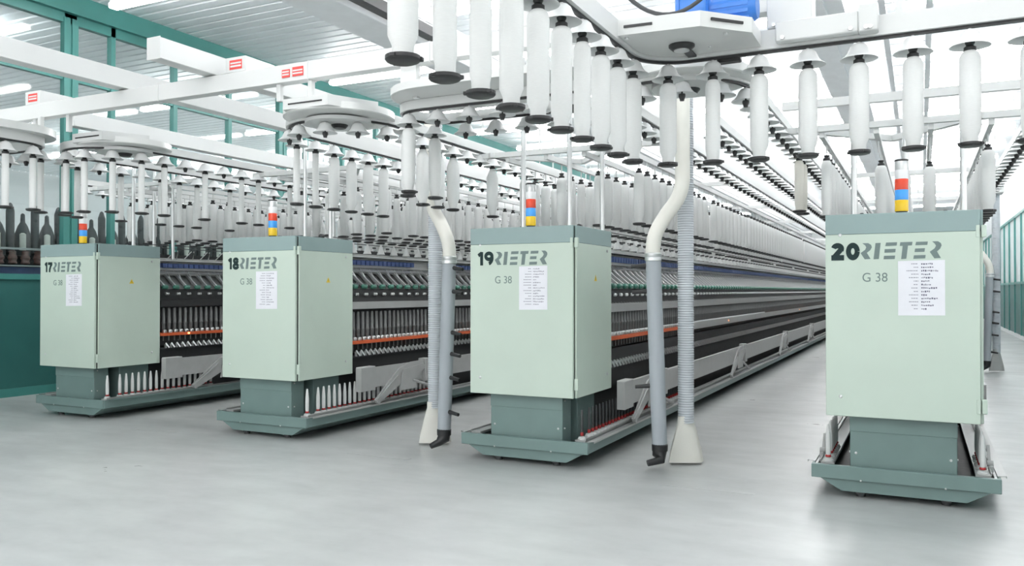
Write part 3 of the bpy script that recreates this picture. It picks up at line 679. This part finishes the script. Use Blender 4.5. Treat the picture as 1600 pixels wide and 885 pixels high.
# ------------------------------------------------------------------ hangers and bobbins
bell_p = [(.008, .152), (.012, .142), (.030, .134), (.046, .112), (.054, .082), (.063, .052), (.080, .022), (.098, .004), (.100, .0), (.097, .002), (.077, .021), (.060, .050), (.051, .080), (.043, .108), (.028, .128), (.006, .136)]
bellm = MB().lathe([(a, b_*.64-.102) for a, b_ in bell_p], 24).lathe([(.005, -.005), (.005, .01)], 8).mesh('bell', 'bell')
gripm = MB().lathe([(.006, -.02), (.006, -.092), (.022, -.095), (.024, -.11), (.015, -.134), (.015, -.140)], 12).mesh('grip', 'black')
stemm = MB().lathe([(.006, -.02), (.006, -.088)], 8).mesh('stem', 'white2')
def bob_prof(r): return [(.036, .022), (.037, .056), (r, .092), (r+.0005, .30), (r, .465), (r*.93, .487), (r*.78, .502), (.028, .512)]
def bob_prof_fat(r): return [(.034, .022), (.034, .04), (r, .13), (r, .42), (.030, .510)]
BV = {'full': bob_prof(.052), 'medium': bob_prof(.044), 'thin': [(.030, .022), (.030, .04), (.031, .30), (.030, .505), (.024, .512)], 'fat': bob_prof_fat(.062)}
packm = {k: MB().lathe(p, 24).mesh('roving', 'roving') for k, p in BV.items()}
packm['cream'] = MB().lathe(BV['medium'], 24).mesh('roving', 'roving_cream')
capm = MB().lathe([(.024, .502), (.030, .508), (.030, .530), (.022, .535), (.018, .541), (.024, .553), (.024, .560)], 16).mesh('cap', 'black')
flm = MB().lathe([(.045, .0), (.055, .004), (.060, .010), (.060, .022), (.04, .026)], 20)
for i in range(3):
    a = i*2*math.pi/3+.3; flm.cbox(.058*math.cos(a)-.010, .058*math.cos(a)+.010, .058*math.sin(a)-.010, .058*math.sin(a)+.010, .006, .02, .002)
flm = flm.mesh('flange', 'black')
ZB_T = ZT0-.637   # bobbin base under a conveyor hanger
HANG = []; BOB = []     # (x, y, has bobbin kind or None, row words)
def row(pts, start, step, words, kinds): 
    for i, p in enumerate(resample(pts, step, start)): HANG.append((p.x, p.y, kinds(i, p), words, i))
tf = lambda i, p: 'full'
row(tr1, .178, .2722, 'on the front track', lambda i, p: random.choice(['full', 'full', 'full', 'medium']))
row(trE, .12, .28, 'on the track before frame seventeen', lambda i, p: 'thin' if p.y < 5.2 and p.y > 4.4 or (p.x > -7.9 and p.y > 4) else None)
row(trB, .15, .28, 'on the loop before frame nineteen', lambda i, p: random.choice(['full', 'medium']) if p.x < -3.5 else None)
for nm, (kl, kr) in (('seventeen and eighteen', (lambda p: 'thin' if p.y < 8 and random.random() < .75 else None, lambda p: 'thin' if p.y < 8.2 and random.random() < .5 else None)),
               ('eighteen and nineteen', (lambda p: ('thin' if p.y < 6.1 and p.x < -4.99 else 'full') if p.y < 7.1 and p.x < -4.9 else None, lambda p: 'fat' if 6.2 < p.y < 7.7 and abs(p.y-7.2) > .2 else None)),
               ('nineteen and twenty', (lambda p: None, lambda p: 'cream' if 8.2 < p.y < 8.9 else None))):
    pts = loops[nm]; xm = (pts[0][0]+pts[-1][0])/2
    half = list(reversed(pts[:3+7])); 
    row(list(reversed(pts[:10])), .14, .27, 'on track along frame %s facing frame %s' % tuple(nm.split(' and ')), lambda i, p, f=kl: f(p))
    row(pts[9:], .14, .27, 'on track along frame %s facing frame %s' % tuple(nm.split(' and ')[::-1]), lambda i, p, f=kr: f(p))
row(pr_, .1, .27, 'on track along frame twenty facing the wall', lambda i, p: None)
row(pl_, .1, .27, 'on track along frame seventeen facing the wall', lambda i, p: None)
row(pm_, .1, .27, 'on middle track between frames nineteen and twenty', lambda i, p: None)
def seen(P, m=60):
    u, v, f = pix(P); return f > .3 and -m < u < 1600+m and -m-120 < v < 885
CREEL = []
for num in XM:
    for d, wd in ((.62, 'outer'), (.2, 'inner'), (-.2, 'inner'), (-.62, 'outer')):
        for i in range(100):
            if random.random() < .03: continue
            if num == 20 and i < 2 and abs(d) < .3: continue
            CREEL.append((XM[num]+d, Y0+1.35+i*.27, num, wd, i))
hl = sorted([h for h in HANG if seen((h[0], h[1], 2.85))], key=lambda h: h[0]**2+h[1]**2)
far = MB(); farg = MB(); cnt = {}
hnames = {}
for k, (x, y, kd, words, i) in enumerate(hl):
    if k < 290:
        c = cnt.get(words, 0); cnt[words] = c+1
        st = 'holding a bobbin' if kd else 'hanging empty'
        lab = '%s bell hanger %s, %s' % (ORD[c], words, st) if c < 20 else 'small bell hanger beyond the twentieth '+words
        t = thing('bobbin_hanger', lab, 'hanger', (x, y, ZT0), 'bell hangers '+words); link('bell', bellm, t)
        link('stem' if kd else 'grip', stemm if kd else gripm, t)
        if kd: BOB.append((x, y, ZB_T, kd, words, c))
    else:
        far.lathe([(a, b_*.64-.102) for a, b_ in bell_p[1:9:2]], 8, (x, y, ZT0), cap=False); farg.lathe([(.024, -.095), (.015, -.140)], 6, (x, y, ZT0))
t = thing('far_hangers', 'all the small bell shaped hangers far back on the overhead tracks', 'hangers', (0, 0, 0)); t['kind'] = 'stuff'
for n_, b_, m_ in (('bells', far, 'bell'), ('grips', farg, 'black')): part(n_, b_, m_, t, kind='stuff')
quota = 300-len(BOB)
cr = sorted([c for c in CREEL if seen((c[0], c[1], 2.4), 20)], key=lambda c: c[0]**2+c[1]**2)
def vis(c):  # the rows nearest the aisle show; rows behind them only near the frame's front end
    return True
fw_ = MB(); fb = MB()
for k, (x, y, num, wd, i) in enumerate(cr):
    if k < quota:
        BOB.append((x, y, 2.14, 'full' if random.random() < .8 else 'medium', '%s creel row of %s' % (wd, facing(num, 1 if x > XM[num] else -1)), i))
    else:
        n_ = 10 if y < 18 else 6
        fw_.lathe([(.036, .024), (.055, .08), (.055, .48), (.03, .525)], n_, (x, y, 2.14)); fb.lathe([(.058, .0), (.058, .022)], n_, (x, y, 2.14)).lathe([(.03, .525), (.022, .567)], 6, (x, y, 2.14))
t = thing('far_bobbins', 'all the white roving bobbins standing far back in the creels', 'bobbins', (0, 0, 0)); t['kind'] = 'stuff'
for n_, b_, m_ in (('rovings', fw_, 'roving'), ('flanges', fb, 'black')): part(n_, b_, m_, t, kind='stuff')
adj = {'full': 'full white', 'medium': 'slim white', 'thin': 'thin white', 'fat': 'thick white', 'cream': 'cream white'}
for x, y, z, kd, words, c in BOB:
    lab = '%s roving bobbin, %s from front %s' % (adj[kd], ORD[c], words) if c < 20 else '%s roving bobbin far back in %s' % (adj[kd], words)
    t = thing('roving_bobbin', lab, 'bobbin', (x, y, z), 'roving bobbins '+words, rz=random.random()*6)
    link('roving', packm[kd], t); link('cap', capm, t); link('flange', flm, t)

# ------------------------------------------------------------------ travelling cleaners
def cleaner(label, hx, hy, sx, sy, side, bare=False):
    t = thing('travelling_cleaner', label, 'suction cleaner', (hx, hy, 0), 'travelling cleaners')
    pts = [(0, 0, .36+i*.0105) for i in range(int(2.95/.0105))]
    part('suction_hose', MB().sweep(pts, [.0655 if i % 2 else .071 for i in range(len(pts))], 18), 'hose', t, label='grey corrugated suction hose')
    w0, w1 = .145, .062; d0, d1 = .055, .06
    nzb = MB(); n_ = 20; vs = []
    for z, a, b_, ex in ((.02, w0, d0, 8), (.10, w0*.92, d0, 6), (.30, .085, .06, 3), (.36, .07, .07, 2), (.42, .07, .07, 2)):
        for i in range(n_):
            th = 2*math.pi*(i+.5)/n_; c_, s_ = math.cos(th), math.sin(th)
            k_ = (abs(c_)**ex+abs(s_)**ex)**(-1/ex); vs.append((a*k_*c_*.90-b_*k_*s_*-.0, b_*k_*s_+a*k_*c_*.42, z))
    fs = [(k_*n_+i, k_*n_+(i+1) % n_, (k_+1)*n_+(i+1) % n_, (k_+1)*n_+i) for k_ in range(4) for i in range(n_)]+[tuple(range(n_))]
    nzb.add(vs, fs); part('nozzle', nzb, 'beige' if not bare else 'castgrey', t, label='wide flat floor nozzle')
    dx, dy = sx-hx, sy-hy
    # sleeve leans a little, pipe bends over to the hose top
    top = Vector((dx-side*.045, dy, 1.78)); bot = Vector((dx+side*.01, dy, .17))
    part('blowing_sleeve', MB().sweep([bot.lerp(top, u) for u in (0, .2, .4, .6, .8, 1)], [.062, .064, .066, .066, .065, .064], 18), 'sleeve', t, label='smooth grey blowing sleeve')
    px = side*.24
    pp = [top+Vector((0, 0, -.04)), top+Vector((0, 0, .1)), top+Vector((px*.12, .0, .22)), top+Vector((px*.45, .02, .36)), top+Vector((px*.8, .04, .48)), top+Vector((px*.97, .05, .60)), top+Vector((px, .05, .75)), top+Vector((px, .05, 1.4))]
    # smooth the polyline
    sm = []
    for i in range(len(pp)-1):
        p0, p1, p2, p3 = pp[max(i-1, 0)], pp[i], pp[i+1], pp[min(i+2, len(pp)-1)]
        for u in (0, .25, .5, .75):
            sm.append(.5*((2*p1)+(p2-p0)*u+(2*p0-5*p1+4*p2-p3)*u*u+(3*p1-p0-3*p2+p3)*u**3))
    sm.append(pp[-1]); part('air_pipe', MB().sweep(sm, .062, 18), 'beige', t, label='bent cream air pipe')
    part('clamp', MB().lathe([(.066, -.03), (.070, -.025), (.070, .0), (.067, .005), (.070, .012), (.070, .035), (.066, .04)], 20, tuple(top)), 'steel', t)
    el = MB().lathe([(.066, -.02), (.068, .03), (.06, .04)], 18, tuple(bot)).sweep([bot+Vector((0, 0, .01)), bot+Vector((-.0, -.01, -.05)), bot+Vector((-side*-.03, -.05, -.085)), bot+Vector((-.07, -.12, -.11))], [.062, .06, .035, .026], 14)
    part('elbow', el, 'black', t)
    for z in (1.72, 1.50, 1.12, .92, .70, .38):
        p = bot.lerp(top, (z-.17)/1.61); dr = Vector((-.9, -.25, -.08)) if side > 0 else Vector((.85, -.2, -.12))
        if side > 0 and z not in (1.72, 1.50, .70): continue
        part('side_jet', MB().sweep([p+dr*.04, p+dr*.12, p+dr*.20], [.022, .018, .016], 10), 'black', t)
    part('carriage', MB().cbox(min(0, dx)-.12, max(0, dx+px)+.12, min(0, dy)-.12, max(0, dy)+.16, 3.28, 3.5, .015), 'white2', t)
    return t
cleaner('travelling cleaner with corrugated hose in the aisle between frames nineteen and twenty', -1.823, 7.056, -1.985, 6.78, 1)
cleaner('travelling cleaner with corrugated hose in the aisle between frames eighteen and nineteen', -4.248, 6.87, -3.985, 6.62, -1)
cleaner('travelling cleaner half hidden behind frame twenty beside the glazed wall', 1.25, 17.6, 1.10, 17.5, -1, True)

# ------------------------------------------------------------------ roving frame beyond the glazed partition
rf = thing('roving_machine', 'dark roving frame with tall flyers beyond the glazed teal partition', 'spinning machine', (-12.7, 7.6, 0))
part('bed', MB().cbox(-.35, .35, -3.0, 6, .1, 1.72, .01), 'teal_panel', rf)
part('apron', MB().cbox(.36, .40, -3.0, 6, 1.55, 1.86, .005), 'navy', rf); part('rail', MB().box(.38, .43, -3, 6, 1.87, 1.89).box(.30, .33, -3, 6, 2.13, 2.16), 'alu', rf)
part('backing', MB().cbox(-.30, -.22, -3.0, 6, 1.7, 2.38, .01), 'dark', rf)
flyer = MB().lathe([(.115, 2.05), (.12, 2.25), (.11, 2.4), (.07, 2.52), (.035, 2.58), (.03, 2.7), (.012, 2.72)], 14).mesh('flyer', 'darkgrey')
tall = MB().lathe([(.06, 2.1), (.06, 2.75), (.03, 2.85), (.01, 2.87)], 12).mesh('flyer', 'darkgrey')
spool = MB().lathe([(.045, 2.13), (.045, 2.38), (.02, 2.40)], 12).mesh('spool', 'roving_cream')
brw = MB().lathe([(.03, 1.90), (.065, 1.92), (.05, 1.96), (.07, 2.0), (.045, 2.06), (.05, 2.1), (.02, 2.12)], 12).mesh('front_roller', 'brown')
for i in range(36):
    y = -2.0+i*.2
    link('flyer', flyer if i % 2 else tall, rf, (0, y, 0)); link('front_roller', brw, rf, (.3, y+.05, 0))
    if i % 2 == 0: link('spool', spool, rf, (.16, y+.1, .0))

# floor joints
for i, (x0, x1, y) in enumerate(((-1.82, -1.1, 6.24), (-4.74, -4.08, 6.165), (-7.7, -7.07, 6.21))):
    t = thing('floor_slot', 'thin metal slot cover in the floor %s' % ['between frames nineteen and twenty', 'between frames eighteen and nineteen', 'between frames seventeen and eighteen'][i], 'floor slot', (x0, y, 0))
    part('cover', MB().box(0, x1-x0, -.03, .03, 0, .002), 'floor', t); part('gap', MB().box(0, x1-x0, -.034, -.03, 0, .0022).box(0, x1-x0, .03, .034, 0, .0022), 'castgrey', t)
